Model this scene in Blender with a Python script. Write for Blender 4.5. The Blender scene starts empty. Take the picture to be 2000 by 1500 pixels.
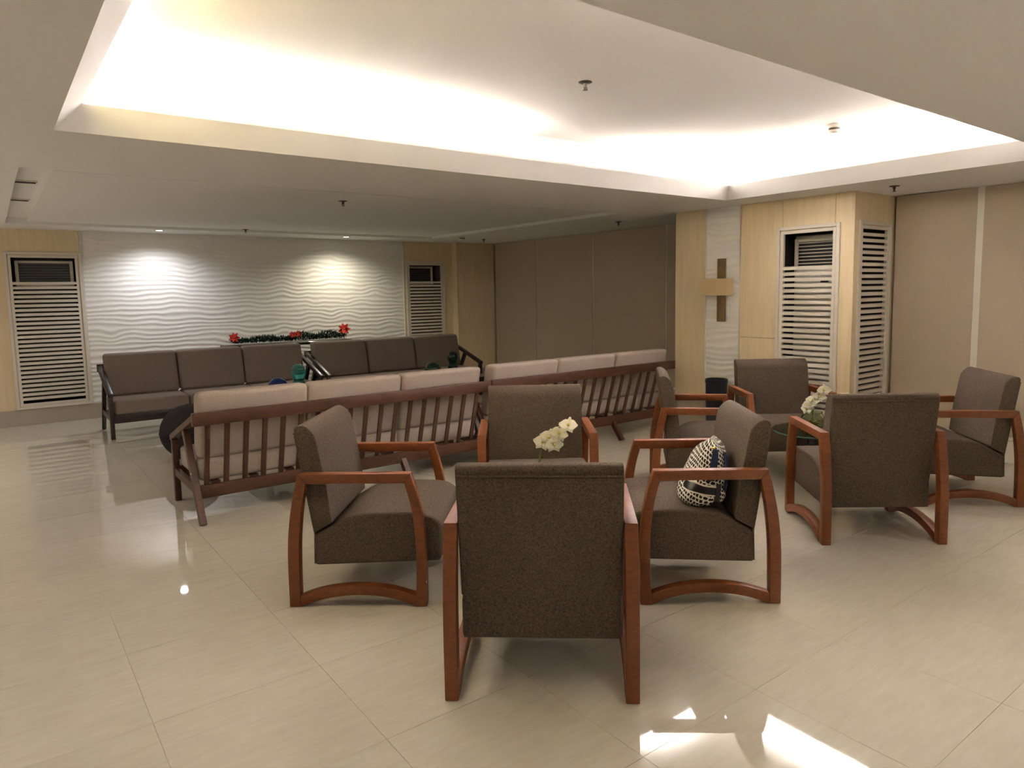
import bpy, bmesh, math, random
from mathutils import Vector, Matrix
random.seed(7)
S = bpy.context.scene
COL = S.collection

# ------------------------------------------------------------------ camera
H = 1.5
FPX, YAW, PITCH, ROLL, PX, PY = 1368.92, .656310, .1042698, -.0160164, 1036.78, 710.42
fwd = Vector((math.sin(YAW)*math.cos(PITCH), math.cos(YAW)*math.cos(PITCH), -math.sin(PITCH)))
rgt = Vector((math.cos(YAW), -math.sin(YAW), 0))
dwn = fwd.cross(rgt)
c_, s_ = math.cos(ROLL), math.sin(ROLL)
r2, d2 = rgt*c_ - dwn*s_, rgt*s_ + dwn*c_
cd = bpy.data.cameras.new('camera')
cam = bpy.data.objects.new('camera', cd)
COL.objects.link(cam)
up = -d2
cam.matrix_world = Matrix(((r2.x, up.x, -fwd.x, 0), (r2.y, up.y, -fwd.y, 0), (r2.z, up.z, -fwd.z, H), (0, 0, 0, 1)))
cd.sensor_width = 36
cd.lens = FPX/2000*36
cd.shift_x = (1000-PX)/2000
cd.shift_y = (PY-750)/2000
cd.clip_start = .05
S.camera = cam

# ------------------------------------------------------------------ world, exposure
W = bpy.data.worlds.new('world')
S.world = W
W.use_nodes = True
W.node_tree.nodes['Background'].inputs[0].default_value = (.5, .45, .4, 1)
W.node_tree.nodes['Background'].inputs[1].default_value = .0
S.view_settings.view_transform = 'Standard'
S.view_settings.look = 'None'
S.view_settings.gamma = 1
S.view_settings.use_curve_mapping = False
S.view_settings.exposure = 0.82
S.cycles.sample_clamp_indirect = 30
S.cycles.diffuse_bounces = 4
S.cycles.caustics_reflective = False
S.cycles.caustics_refractive = False

# ------------------------------------------------------------------ room measures (metres)
ZC = 2.306                       # lower ceiling
TX0, TX1, TY0, TY1 = .316, 5.53, 1.542, 4.155    # tray opening
TIN, TH, TOUT, TZ = .115, .115, .25, 2.70
GX0, GX1, GY0, GY1 = .215, 5.45, 5.44, 9.5      # shallow ceiling groove over the sofas
YB = 10.173                      # back wall
XP, PY0, PY1 = 5.962, 3.14, 5.13                 # pier
XB1, XB2 = 6.95, 6.66            # blinds behind the pier / right blinds
RX0, RY0 = -3.2, -3.6            # unseen ends of the hall
PL = .187                        # plinth height

def arealight(name, loc, sx, sy, power, col, rot=(0, 0, 0)):
    l = bpy.data.lights.new(name, 'AREA')
    l.shape = 'RECTANGLE'
    l.size, l.size_y, l.energy, l.color = sx, sy, power, col
    o = bpy.data.objects.new(name, l)
    o.location, o.rotation_euler = loc, rot
    COL.objects.link(o)
    return o

WARM = (1.0, .98, 1.0)
# ------------------------------------------------------------------ node helpers
def srgb(r, g, b):
    f = lambda c: (c/255/12.92) if c/255 <= .04045 else ((c/255+.055)/1.055)**2.4
    return (f(r), f(g), f(b), 1)

def mat(name, col, rough=.5, spec=.5, metal=0, coat=0, trans=0, ior=1.5, emit=None, estr=0):
    m = bpy.data.materials.new(name)
    m.use_nodes = True
    b = m.node_tree.nodes['Principled BSDF']
    b.inputs['Base Color'].default_value = col
    b.inputs['Roughness'].default_value = rough
    b.inputs['Specular IOR Level'].default_value = spec
    b.inputs['Metallic'].default_value = metal
    b.inputs['Coat Weight'].default_value = coat
    b.inputs['Transmission Weight'].default_value = trans
    b.inputs['IOR'].default_value = ior
    if emit:
        b.inputs['Emission Color'].default_value = emit
        b.inputs['Emission Strength'].default_value = estr
    return m

def N(m, t, **kw):
    n = m.node_tree.nodes.new(t)
    for k, v in kw.items():
        if k in n.inputs.keys():
            n.inputs[k].default_value = v
        else:
            setattr(n, k, v)
    return n

def L(m, a, b):
    m.node_tree.links.new(a, b)

def bsdf(m):
    return m.node_tree.nodes['Principled BSDF']

def mapped(m, scale, coord='Object'):
    tc = N(m, 'ShaderNodeTexCoord')
    mp = N(m, 'ShaderNodeMapping')
    mp.inputs['Scale'].default_value = scale
    L(m, tc.outputs[coord], mp.inputs['Vector'])
    return mp.outputs[0]

def ramp(m, fac, stops):
    r = N(m, 'ShaderNodeValToRGB')
    e = r.color_ramp.elements
    e[0].position, e[0].color = stops[0]
    e[1].position, e[1].color = stops[-1]
    for p, c in stops[1:-1]:
        k = e.new(p)
        k.color = c
    L(m, fac, r.inputs[0])
    return r.outputs[0]

def bump(m, h, strength, dist=.01):
    b = N(m, 'ShaderNodeBump')
    b.inputs['Strength'].default_value = strength
    b.inputs['Distance'].default_value = dist
    L(m, h, b.inputs['Height'])
    L(m, b.outputs[0], bsdf(m).inputs['Normal'])

def noise(m, vec, scale=5, detail=3, rough=.5):
    n = N(m, 'ShaderNodeTexNoise')
    n.inputs['Scale'].default_value = scale
    n.inputs['Detail'].default_value = detail
    n.inputs['Roughness'].default_value = rough
    L(m, vec, n.inputs['Vector'])
    return n.outputs['Fac']

def wood(name, dark, light, scale=(3, 3, 40), rough=.45, coat=0, lo=.35, hi=.7):
    m = mat(name, light, rough, coat=coat)
    f = noise(m, mapped(m, scale), 3, 5, .6)
    L(m, ramp(m, f, [(lo, dark), (hi, light)]), bsdf(m).inputs['Base Color'])
    bump(m, f, .08, .002)
    return m

def weave(name, c0, c1, sc=260, rough=.95, bs=.35):
    m = mat(name, c1, rough, spec=.15)
    a = noise(m, mapped(m, (sc*1.6, sc*.3, sc*.3)), 1, 2)
    b = noise(m, mapped(m, (sc*.3, sc*.3, sc*1.6)), 1, 2)
    c = noise(m, mapped(m, (sc*.3, sc*1.6, sc*.3)), 1, 2)
    ad = N(m, 'ShaderNodeMath', operation='ADD')
    L(m, a, ad.inputs[0]); L(m, b, ad.inputs[1])
    ad2 = N(m, 'ShaderNodeMath', operation='ADD')
    L(m, ad.outputs[0], ad2.inputs[0]); L(m, c, ad2.inputs[1])
    dv = N(m, 'ShaderNodeMath', operation='DIVIDE')
    L(m, ad2.outputs[0], dv.inputs[0]); dv.inputs[1].default_value = 3
    L(m, ramp(m, dv.outputs[0], [(.35, c0), (.65, c1)]), bsdf(m).inputs['Base Color'])
    bump(m, dv.outputs[0], bs, .002)
    return m

M = {}
M['ceil'] = mat('ceiling_paint', srgb(238, 235, 231), .9, .2)
M['trayceil'] = mat('tray_paint', srgb(222, 218, 213), .9, .2)
M['lip'] = mat('cove_paint', srgb(236, 233, 229), .8, .2)
M['wallpaint'] = mat('wall_paint', srgb(205, 196, 180), .85, .2)
M['wave'] = mat('wave_plaster', srgb(240, 236, 229), .6, .35)
M['grout'] = mat('grout', srgb(188, 177, 156), .7, .3)
M['chair'] = weave('chair_fabric', srgb(50, 42, 36), srgb(112, 97, 83), 420)
M['taupe'] = weave('taupe_fabric', srgb(112, 99, 90), srgb(142, 127, 116), 420, bs=.15)
M['beige'] = weave('beige_fabric', srgb(166, 151, 141), srgb(194, 179, 168), 420, bs=.15)
M['redwood'] = wood('red_wood', srgb(98, 49, 19), srgb(130, 70, 29), (9, 9, 22), .45, .0, .2, .8)
M['sofawood'] = wood('sofa_wood', srgb(60, 34, 21), srgb(88, 52, 34), (5, 20, 20), .45, .05, .2, .8)
M['darkwood'] = wood('dark_wood', srgb(30, 20, 17), srgb(52, 37, 31), (12, 4, 12), .35, .15)
M['ash'] = wood('ash_panel', srgb(222, 200, 162), srgb(236, 217, 180), (9, 9, .7), .5, 0, .25, .8)
M['white'] = mat('white_lacquer', srgb(222, 213, 199), .4, .4)
M['acwhite'] = mat('ac_plastic', srgb(214, 206, 192), .4, .4)
M['acdark'] = mat('ac_dark', srgb(34, 35, 40), .35, .5)
M['acvane'] = mat('ac_vane_grey', srgb(96, 96, 102), .4, .4)
M['acshade'] = mat('ac_panel_shade', srgb(66, 60, 55), .6, .3)  # shade painted in: body darkened so the gaps between slats read dark
M['niche'] = mat('niche_grey', srgb(92, 86, 82), .8, .2)
M['blind'] = weave('blind_fabric', srgb(182, 166, 147), srgb(197, 181, 161), 500, bs=.08)
M['mullion'] = mat('mullion_white', srgb(226, 220, 210), .4, .4)
M['bronze'] = wood('bronze_plate', srgb(106, 84, 46), srgb(128, 103, 62), (20, 20, 4), .45)
M['shade'] = weave('sconce_shade', srgb(196, 170, 128), srgb(214, 190, 148), 500, bs=.08)
M['bin'] = mat('bin_blue_black', srgb(34, 36, 46), .4, .4)
M['steel'] = mat('sprinkler_metal', srgb(70, 62, 55), .35, .5, .6)
M['black'] = mat('black_plastic', srgb(22, 20, 20), .4, .4)
M['pouf'] = weave('pouf_fabric', srgb(38, 35, 37), srgb(58, 54, 56), 300)
M['petal'] = mat('orchid_petal', srgb(240, 234, 214), .5, .3)
M['petal'].node_tree.nodes['Principled BSDF'].inputs['Subsurface Weight'].default_value = .1
M['orchidcore'] = mat('orchid_core', srgb(214, 200, 96), .5, .3)
M['stem'] = mat('stem_green', srgb(96, 118, 48), .5, .3)
M['leaf'] = mat('garland_green', srgb(26, 62, 40), .6, .3)
M['leaf2'] = mat('garland_dark_green', srgb(16, 40, 30), .6, .3)
M['red'] = mat('poinsettia_red', srgb(196, 40, 26), .55, .3)
M['moss'] = mat('moss', srgb(140, 132, 66), .8, .2)
M['glass'] = mat('table_glass', srgb(214, 234, 222), .02, .5, trans=1, ior=1.45)
M['glassedge'] = mat('glass_edge_green', srgb(88, 120, 104), .1, .5)
M['vase'] = mat('vase_glass', srgb(236, 240, 214), .03, .5, trans=1, ior=1.35)
M['teal'] = mat('teal_glass', srgb(70, 170, 165), .06, .6, trans=.75, ior=1.45)
M['blue'] = mat('blue_glass', srgb(20, 60, 150), .06, .6, trans=.6, ior=1.45)
M['green'] = mat('green_glass', srgb(26, 62, 46), .06, .6, trans=.55, ior=1.45)
M['navy'] = mat('navy_strap', srgb(28, 34, 66), .7, .3)
M['gold'] = mat('gold_charm', srgb(214, 170, 70), .3, .5, .8)
M['tube'] = mat('led_tube', (1, .9, .78, 1), .5, emit=(1, .88, .72, 1), estr=6)
M['lens'] = mat('downlight_lens', (1, .95, .85, 1), .5, emit=(1, .95, .82, 1), estr=14)
M['lensfill'] = mat('downlight_diffuser', (1, .95, .85, 1), .5, emit=(1, .9, .76, 1), estr=9)

# polished porcelain tile
m = mat('porcelain_tile', srgb(206, 192, 164), .03, .6)
f = noise(m, mapped(m, (2.5, 14, 1), 'Object'), 2, 6, .62)
oi = N(m, 'ShaderNodeObjectInfo')
mx = N(m, 'ShaderNodeMath', operation='MULTIPLY_ADD')
L(m, oi.outputs['Random'], mx.inputs[0]); mx.inputs[1].default_value = .12
L(m, f, mx.inputs[2])
L(m, ramp(m, mx.outputs[0], [(.3, srgb(199, 189, 170)), (.75, srgb(211, 203, 186))]), bsdf(m).inputs['Base Color'])
M['tile'] = m
m = mat('plinth_tile', srgb(176, 166, 152), .12, .5)
M['plinth'] = m

# bag cloth: black and ecru broken check
m = mat('bag_cloth', (1, 1, 1, 1), .9, .2)
v = mapped(m, (1, 1, 1), 'UV')
ck = N(m, 'ShaderNodeTexBrick')
ck.inputs['Scale'].default_value = 1
ck.inputs['Color1'].default_value = srgb(24, 24, 34)
ck.inputs['Color2'].default_value = srgb(40, 36, 40)
ck.inputs['Mortar'].default_value = srgb(226, 220, 204)
ck.inputs['Mortar Size'].default_value = .085
ck.inputs['Mortar Smooth'].default_value = .1
ck.inputs['Brick Width'].default_value = .6
ck.inputs['Row Height'].default_value = .5
mp = N(m, 'ShaderNodeMapping')
mp.inputs['Scale'].default_value = (7.5, 8, 1)
mp.inputs['Rotation'].default_value = (0, 0, .25)
L(m, v, mp.inputs['Vector'])
nz = N(m, 'ShaderNodeTexNoise')
nz.inputs['Scale'].default_value = 30
L(m, v, nz.inputs['Vector'])
va = N(m, 'ShaderNodeVectorMath', operation='MULTIPLY_ADD')
va.inputs[1].default_value = (.35, .35, 0)
L(m, nz.outputs['Color'], va.inputs[0])
L(m, mp.outputs[0], va.inputs[2])
L(m, va.outputs[0], ck.inputs['Vector'])
L(m, ck.outputs['Color'], bsdf(m).inputs['Base Color'])
M['bag'] = m

# ------------------------------------------------------------------ mesh helpers
class MB:
    def __init__(s):
        s.v, s.f = [], []

    def add(s, vs, fs):
        n = len(s.v)
        s.v += [tuple(p) for p in vs]
        s.f += [tuple(i+n for i in q) for q in fs]
        return s

    def box(s, x0, x1, y0, y1, z0, z1):
        return s.add([(x0, y0, z0), (x1, y0, z0), (x1, y1, z0), (x0, y1, z0), (x0, y0, z1), (x1, y0, z1), (x1, y1, z1), (x0, y1, z1)],
                     [(0, 3, 2, 1), (4, 5, 6, 7), (0, 1, 5, 4), (1, 2, 6, 5), (2, 3, 7, 6), (3, 0, 4, 7)])

    def quad(s, a, b, c, d):
        return s.add([a, b, c, d], [(0, 1, 2, 3)])

    def strip(s, A, B, axis, a0, a1):
        """solid between two profile polylines A and B (u,z); axis maps (u,z,a) to xyz"""
        n = len(A)
        vs = []
        for (p, q) in zip(A, B):
            vs += [axis(p[0], p[1], a0), axis(q[0], q[1], a0), axis(p[0], p[1], a1), axis(q[0], q[1], a1)]
        fs = []
        for i in range(n-1):
            k, j = 4*i, 4*i+4
            fs += [(k, j, j+1, k+1), (k+2, k+3, j+3, j+2), (k, k+2, j+2, j), (k+1, j+1, j+3, k+3)]
        fs += [(0, 1, 3, 2), (4*n-4, 4*n-2, 4*n-1, 4*n-3)]
        return s.add(vs, fs)

    def prism(s, prof, axis, a0, a1):
        n = len(prof)
        vs = [axis(p[0], p[1], a0) for p in prof] + [axis(p[0], p[1], a1) for p in prof]
        fs = [tuple(range(n)), tuple(range(2*n-1, n-1, -1))]
        fs += [(i, (i+1) % n + 0, (i+1) % n + n, i+n) for i in range(n)]
        return s.add(vs, fs)

    def lathe(s, prof, n=24, c=(0, 0, 0), cap=True):
        vs, fs = [], []
        for (r, z) in prof:
            for k in range(n):
                a = 2*math.pi*k/n
                vs.append((c[0]+r*math.cos(a), c[1]+r*math.sin(a), c[2]+z))
        for i in range(len(prof)-1):
            for k in range(n):
                k2 = (k+1) % n
                fs.append((i*n+k, i*n+k2, (i+1)*n+k2, (i+1)*n+k))
        if cap and prof[0][0] > 1e-6: fs.append(tuple(range(n-1, -1, -1)))
        if cap and prof[-1][0] > 1e-6: fs.append(tuple((len(prof)-1)*n+k for k in range(n)))
        return s.add(vs, fs)

    def tube(s, path, r, n=8):
        P = [Vector(p) for p in path]
        vs, fs = [], []
        for i, p in enumerate(P):
            t = (P[min(i+1, len(P)-1)]-P[max(i-1, 0)]).normalized()
            a = t.cross(Vector((0, 0, 1)))
            if a.length < .01: a = t.cross(Vector((0, 1, 0)))
            a.normalize()
            b = t.cross(a)
            rr = r[i] if isinstance(r, (list, tuple)) else r
            for k in range(n):
                w = 2*math.pi*k/n
                vs.append(p+a*rr*math.cos(w)+b*rr*math.sin(w))
        for i in range(len(P)-1):
            for k in range(n):
                k2 = (k+1) % n
                fs.append((i*n+k, i*n+k2, (i+1)*n+k2, (i+1)*n+k))
        fs += [tuple(range(n-1, -1, -1)), tuple((len(P)-1)*n+k for k in range(n))]
        return s.add(vs, fs)

    def mesh(s, name, m, bevel=0, seg=2, smooth=False, clean=False):
        me = bpy.data.meshes.new(name)
        me.from_pydata(s.v, [], s.f)
        bm = bmesh.new()
        bm.from_mesh(me)
        if clean: bmesh.ops.remove_doubles(bm, verts=bm.verts, dist=1e-5)
        bmesh.ops.recalc_face_normals(bm, faces=bm.faces)
        if bevel:
            ed = [e for e in bm.edges if e.is_manifold and e.calc_face_angle(0) > .6]
            bmesh.ops.bevel(bm, geom=ed, offset=bevel, segments=seg, affect='EDGES', profile=.5, clamp_overlap=True)
        bm.to_mesh(me)
        bm.free()
        me.materials.append(M[m] if isinstance(m, str) else m)
        if smooth:
            for p in me.polygons: p.use_smooth = True
            try: me.set_sharp_from_angle(angle=math.radians(38))
            except Exception: pass
        return me

    def build(s, name, m, parent=None, bevel=0, seg=2, smooth=False, clean=False, loc=None, rot=None):
        o = bpy.data.objects.new(name, s.mesh(name, m, bevel, seg, smooth, clean))
        COL.objects.link(o)
        if parent: o.parent = parent
        if loc: o.location = loc
        if rot: o.rotation_euler = rot
        return o

def empty(name, loc=(0, 0, 0), rz=0):
    o = bpy.data.objects.new(name, None)
    o.empty_display_size = .1
    o.location = loc
    o.rotation_euler = (0, 0, rz)
    COL.objects.link(o)
    return o

def tag(o, label=None, cat=None, group=None, kind=None):
    if label: o['label'] = label
    if cat: o['category'] = cat
    if group: o['group'] = group
    if kind: o['kind'] = kind
    return o

def child(name, me, parent, loc=(0, 0, 0), rot=None):
    o = bpy.data.objects.new(name, me)
    COL.objects.link(o)
    o.parent = parent
    o.location = loc
    if rot: o.rotation_euler = rot
    return o

def copy_tree(o, parent=None):
    c = o.copy()
    COL.objects.link(c)
    c.parent = parent
    for ch in list(o.children): copy_tree(ch, c)
    return c

def struct(o):
    o['kind'] = 'structure'
    return o

def smoothline(P, n=5):
    out = []
    for i in range(len(P)-1):
        p0, p1, p2, p3 = P[max(i-1, 0)], P[i], P[i+1], P[min(i+2, len(P)-1)]
        for k in range(n):
            t = k/n
            out.append(tuple(.5*((2*p1[j])+(-p0[j]+p2[j])*t+(2*p0[j]-5*p1[j]+4*p2[j]-p3[j])*t*t+(-p0[j]+3*p1[j]-3*p2[j]+p3[j])*t**3) for j in range(len(p1))))
    out.append(tuple(P[-1]))
    return out

# ================================================================== STRUCTURE
# ---- floor with its tiles
T = .605
fl = MB().box(RX0, 7.1, RY0, 10.6, -.06, -.0025).build('floor', 'grout')
struct(fl)
tb = MB()
g = .0008
tb.box(g, T-g, g, T-g, -.008, 0)
tme = tb.mesh('tile', 'tile')
rest = MB()
for i in range(-6, 12):
    for j in range(-8, 17):
        x, y = .35+T*i, .86+T*j
        if x+T > 7.1 or y+T > 10.6 or x < RX0 or y < RY0: continue
        if i >= -2 and j >= -1:
            child('tile', tme, fl, (x, y, 0))
        else:
            rest.box(x+g, x+T-g, y+g, y+T-g, -.008, 0)
o = rest.build('tile_field', 'tile', fl)
o['kind'] = 'stuff'

# ---- ceiling : flat sheet with two openings, solid above
def sheet(b, rects, z):
    for (x0, x1, y0, y1) in rects:
        b.quad((x0, y0, z), (x0, y1, z), (x1, y1, z), (x1, y0, z))
X0, X1, Y0, Y1 = RX0, 7.1, RY0, 10.6
cb = MB()
for (x0, x1, y0, y1) in [(X0, X1, Y0, TY0), (X0, TX0, TY0, TY1), (TX1, X1, TY0, TY1), (X0, X1, TY1, GY0), (X0, GX0, GY0, GY1), (GX1, X1, GY0, GY1), (X0, X1, GY1, Y1)]:
    cb.box(x0, x1, y0, y1, ZC, ZC+.075)
ceil = struct(cb.build('ceiling', 'ceil'))

def ring(b, r0, z0, r1, z1):
    a = [(r0[0], r0[2], z0), (r0[1], r0[2], z0), (r0[1], r0[3], z0), (r0[0], r0[3], z0)]
    c = [(r1[0], r1[2], z1), (r1[1], r1[2], z1), (r1[1], r1[3], z1), (r1[0], r1[3], z1)]
    for i in range(4):
        j = (i+1) % 4
        b.quad(a[i], a[j], c[j], c[i])
lo = (TX0, TX1, TY0, TY1)
inn = (TX0+TIN, TX1-TIN, TY0+TIN, TY1-TIN)
outr = (TX0-TOUT, TX1+TOUT, TY0-TOUT, TY1+TOUT)
b = MB(); ring(b, lo, ZC, inn, ZC+TH); ring(b, inn, ZC+TH, inn, ZC+TH+.015); ring(b, inn, ZC+TH+.015, (inn[0]-.015, inn[1]+.015, inn[2]-.015, inn[3]+.015), ZC+TH+.015)
i2 = (inn[0]-.015, inn[1]+.015, inn[2]-.015, inn[3]+.015)
ring(b, i2, ZC+TH+.015, i2, ZC+TH-.01)
ring(b, i2, ZC+TH-.01, outr, ZC+TH-.01)
b.build('cove_lip', 'lip', ceil)
b = MB(); ring(b, outr, ZC+TH-.01, outr, TZ)
b.build('cove_wall', 'lip', ceil)
MB().box(outr[0], outr[1], outr[2], outr[3], TZ, TZ+.03).build('tray_ceiling', 'trayceil', ceil)
# groove and floating panel over the sofas
go = (GX0, GX1, GY0, GY1)
gi = (GX0+.19, GX1-.12, GY0+.15, GY1-.12)
b = MB(); ring(b, (go[0]-.01, go[1]+.01, go[2]-.01, go[3]+.01), ZC+.065, gi, ZC+.065)
b.build('ceiling_groove', 'ceil', ceil)
MB().box(gi[0], gi[1], gi[2], gi[3], ZC+.02, ZC+.07).build('ceiling_panel', 'ceil', ceil)

# ---- back wall (core with two niches) and its claddings
N1 = (.235, .893, .245, 1.99)          # opening of left louvre  x0,x1,z0,z1
N2 = (5.385, 6.0, .245, 1.955)
wb = MB()
TK = .5
for (x0, x1, z0, z1) in [(RX0, N1[0], 0, ZC), (N1[0], N1[1], 0, N1[2]), (N1[0], N1[1], N1[3], ZC), (N1[1], N2[0], 0, ZC), (N2[0], N2[1], 0, N2[2]), (N2[0], N2[1], N2[3], ZC), (N2[1], 7.1, 0, ZC)]:
    wb.box(x0, x1, YB+.015, YB+TK, z0, z1)
wall_back = struct(wb.build('wall_back', 'wallpaint'))
for nn in (N1, N2):
    b = MB()
    b.box(nn[0], nn[1], YB+TK-.02, YB+TK, nn[2], nn[3])
    b.box(nn[0], nn[0]+.008, YB+.03, YB+TK-.02, nn[2], nn[3]); b.box(nn[1]-.008, nn[1], YB+.03, YB+TK-.02, nn[2], nn[3])
    b.box(nn[0]+.008, nn[1]-.008, YB+.03, YB+TK-.02, nn[3]-.008, nn[3]); b.box(nn[0]+.008, nn[1]-.008, YB+.03, YB+TK-.02, nn[2], nn[2]+.008)
    b.build('niche_lining', 'niche', wall_back)
def panel(x0, x1, z0, z1, parent=None, y=YB):
    return MB().box(x0, x1, y, y+.015, z0, z1).build('wood_panel', 'ash', parent or wall_back, .0015, 1)
panel(-1.2, N1[0], PL, ZC); panel(-2.4, -1.204, PL, ZC); panel(RX0, -2.404, PL, ZC)
panel(N1[0], .934, N1[3], ZC); panel(N1[1], .934, PL, N1[3]); panel(N1[0], N1[1], PL, N1[2])
panel(5.306, 6.205, N2[3], ZC); panel(5.306, N2[0], PL, N2[3]); panel(N2[1], 6.205, PL, N2[3]); panel(N2[0], N2[1], PL, N2[2])
# corner column
col = struct(MB().box(6.215, 7.0, 10.03, YB+.02, 0, ZC).build('wall_column', 'wallpaint'))
MB().box(6.205, 6.94, 10.015, 10.03, PL, ZC).build('wood_panel', 'ash', col, .0015, 1)
MB().box(6.2, 6.215, 10.015, YB+.01, PL, ZC).build('wood_panel', 'ash', col, .0015, 1)
struct(MB().box(6.19, 6.95, 10.005, 10.03, 0, PL).build('baseboard_column', 'plinth'))
struct(MB().box(RX0, 6.19, YB-.006, YB+.015, 0, PL).build('baseboard_back', 'plinth', None, .002, 1))
struct(MB().box(.936, .956, YB-.008, YB+.015, PL, ZC).build('trim_1', 'white'))
struct(MB().box(5.29, 5.31, YB-.008, YB+.015, PL, ZC).build('trim_2', 'white'))

# wave relief panels
def hsh(i, j, k=0):
    n = (i*374761393 + j*668265263 + k*974634777) & 0xffffffff
    n = ((n ^ (n >> 13))*1274126177) & 0xffffffff
    return ((n ^ (n >> 16)) & 0xffff)/65535
def vn(x, y, k=0):
    i, j = math.floor(x), math.floor(y)
    fx, fy = x-i, y-j
    fx, fy = fx*fx*(3-2*fx), fy*fy*(3-2*fy)
    a, b2, c, d = hsh(i, j, k), hsh(i+1, j, k), hsh(i, j+1, k), hsh(i+1, j+1, k)
    return a+(b2-a)*fx+(c-a)*fy+(a-b2-c+d)*fx*fy
def wave_h(x, z, k):
    ph = z/.062*2*math.pi + 6.6*vn(x/.24, z/.17, k) + 2.0*vn(x/.12+9, z/.2, k+5)
    s = .5+.5*math.sin(ph)
    return (s**1.4)*(.55+.45*vn(x/.5, z/.12, k+9))
def wave_panel(x0, x1, z0, z1, axis, k, step=.0145, amp=.0085, parent=None):
    nx, nz = int((x1-x0)/step), int((z1-z0)/(step*.8))
    vs, fs = [], []
    for j in range(nz+1):
        z = z0+(z1-z0)*j/nz
        for i in range(nx+1):
            x = x0+(x1-x0)*i/nx
            vs.append(axis(x, z, amp*wave_h(x, z, k)))
    for j in range(nz):
        for i in range(nx):
            a = j*(nx+1)+i
            fs.append((a, a+1, a+nx+2, a+nx+1))
    me = bpy.data.meshes.new('wave_panel')
    me.from_pydata(vs, [], fs)
    me.materials.append(M['wave'])
    for p in me.polygons: p.use_smooth = True
    o = bpy.data.objects.new('wave_panel', me)
    COL.objects.link(o)
    o.parent = parent
    return o
wave_panel(.956, 5.29, PL, ZC, lambda x, z, h: (x, YB+.012-h, z), 1, parent=wall_back)

# ---- pier with cross sconce
N3 = (3.315, 3.832, .25, 2.0)     # y0,y1,z0,z1 on face X=XP
N4 = (6.09, 6.57, .25, 2.0)       # x0,x1 on face Y=PY0
pb = MB()
pc = XP+.015
XE = 7.05
# hollow pier: shell boxes around an inner cavity for the air conditioner
for (y0, y1, z0, z1) in [(PY0+.015, N3[0], 0, ZC), (N3[0], N3[1], 0, N3[2]), (N3[0], N3[1], N3[3], ZC), (N3[1], PY1, 0, ZC)]:
    pb.box(pc, pc+.03, y0, y1, z0, z1)
for (x0, x1, z0, z1) in [(pc+.03, N4[0], 0, ZC), (N4[0], N4[1], 0, N4[2]), (N4[0], N4[1], N4[3], ZC), (N4[1], XE, 0, ZC)]:
    pb.box(x0, x1, PY0+.015, PY0+.045, z0, z1)
pb.box(XE-.03, XE, PY0+.045, PY1, 0, ZC)
pb.box(pc+.03, XE-.03, PY1-.03, PY1, 0, ZC)
pb.box(pc+.03, XE-.03, 4.0, 4.03, 0, ZC)
pier = struct(pb.build('wall_pier', 'niche'))
PLP = .30
def pp(y0, y1, z0, z1):
    return MB().box(XP, XP+.015, y0, y1, z0, z1).build('wood_panel', 'ash', pier, .0015, 1)
pp(4.728, PY1, PLP, ZC)
pp(N3[1], 4.292, PLP, 1.0); pp(N3[1], 4.292, 1.004, ZC)
pp(N3[0], N3[1]-.002, N3[3], ZC); pp(PY0, N3[0]-.002, PL, ZC); pp(N3[0], N3[1], PL, N3[2])
def pq(x0, x1, z0, z1):
    return MB().box(x0, x1, PY0, PY0+.015, z0, z1).build('wood_panel', 'ash', pier, .0015, 1)
pq(XP+.016, N4[0], PL, ZC); pq(N4[0]+.001, N4[1]-.001, N4[3], ZC); pq(N4[1], XB2+.05, PL, ZC); pq(N4[0], N4[1], PL, N4[2])
wave_panel(4.303, 4.717, PLP, ZC, lambda y, z, h: (XP+.012-h, y, z), 3, step=.012, parent=pier)
struct(MB().box(XP-.006, XP+.015, 4.294, 4.303, PLP, ZC).build('trim_3', 'white'))
struct(MB().box(XP-.006, XP+.015, 4.717, 4.726, PLP, ZC).build('trim_4', 'white'))
struct(MB().box(XP-.012, XP+.015, PY0-.012, PY1, 0, PL).box(XP-.012, XP+.015, N3[1], PY1, PL, PLP).build('baseboard_pier', 'plinth'))
struct(MB().box(XP+.015, XB2, PY0-.012, PY0+.015, 0, PL).build('baseboard_pier_side', 'plinth'))
struct(MB().box(XP-.004, XP+.004, PY0-.004, PY0+.004, PL, ZC).build('trim_5', 'ash'))

# ---- right window walls, closed by roller blinds
wr = struct(MB().box(XB1+.06, XB1+.2, PY1-.02, 10.3, 0, ZC).box(XB2+.06, XB2+.2, RY0, PY0+.02, 0, ZC).build('wall_right', 'mullion'))
struct(MB().box(XB1-.012, XB1+.06, PY1, 10.02, 0, PL).build('baseboard_right', 'plinth'))
struct(MB().box(XB2-.012, XB2+.06, RY0, PY0-.013, 0, PL).build('baseboard_right_near', 'white'))
def blind(y0, y1, X, label):
    t = empty('roller_blind', (X, (y0+y1)/2, PL+.012))
    hw = (y1-y0)/2-.011
    zt = ZC-PL-.017
    MB().box(-.002, .002, -hw, hw, .0, zt).build('fabric', 'blind', t)
    MB().box(-.007, .007, -hw, hw, -.008, .02).build('bottom_bar', 'mullion', t, .002, 1)
    tag(t, label, 'blind', 'taupe roller blinds')
blind(8.84, 9.99, XB1, 'taupe roller blind next to the wooden corner column of the back wall')
blind(7.52, 8.84, XB1, 'taupe roller blind second from the wooden corner column')
blind(6.14, 7.52, XB1, 'wide taupe roller blind third from the wooden corner column')
blind(5.14, 6.14, XB1, 'taupe roller blind running in behind the pier with the cross')
blind(2.437, 3.125, XB2, 'taupe roller blind between the slatted pier and the white gap strip')
blind(1.0, 2.405, XB2, 'taupe roller blind right of the white gap strip at the picture edge')
blind(-.4, .99, XB2, 'taupe roller blind beyond the right picture edge')
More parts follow.
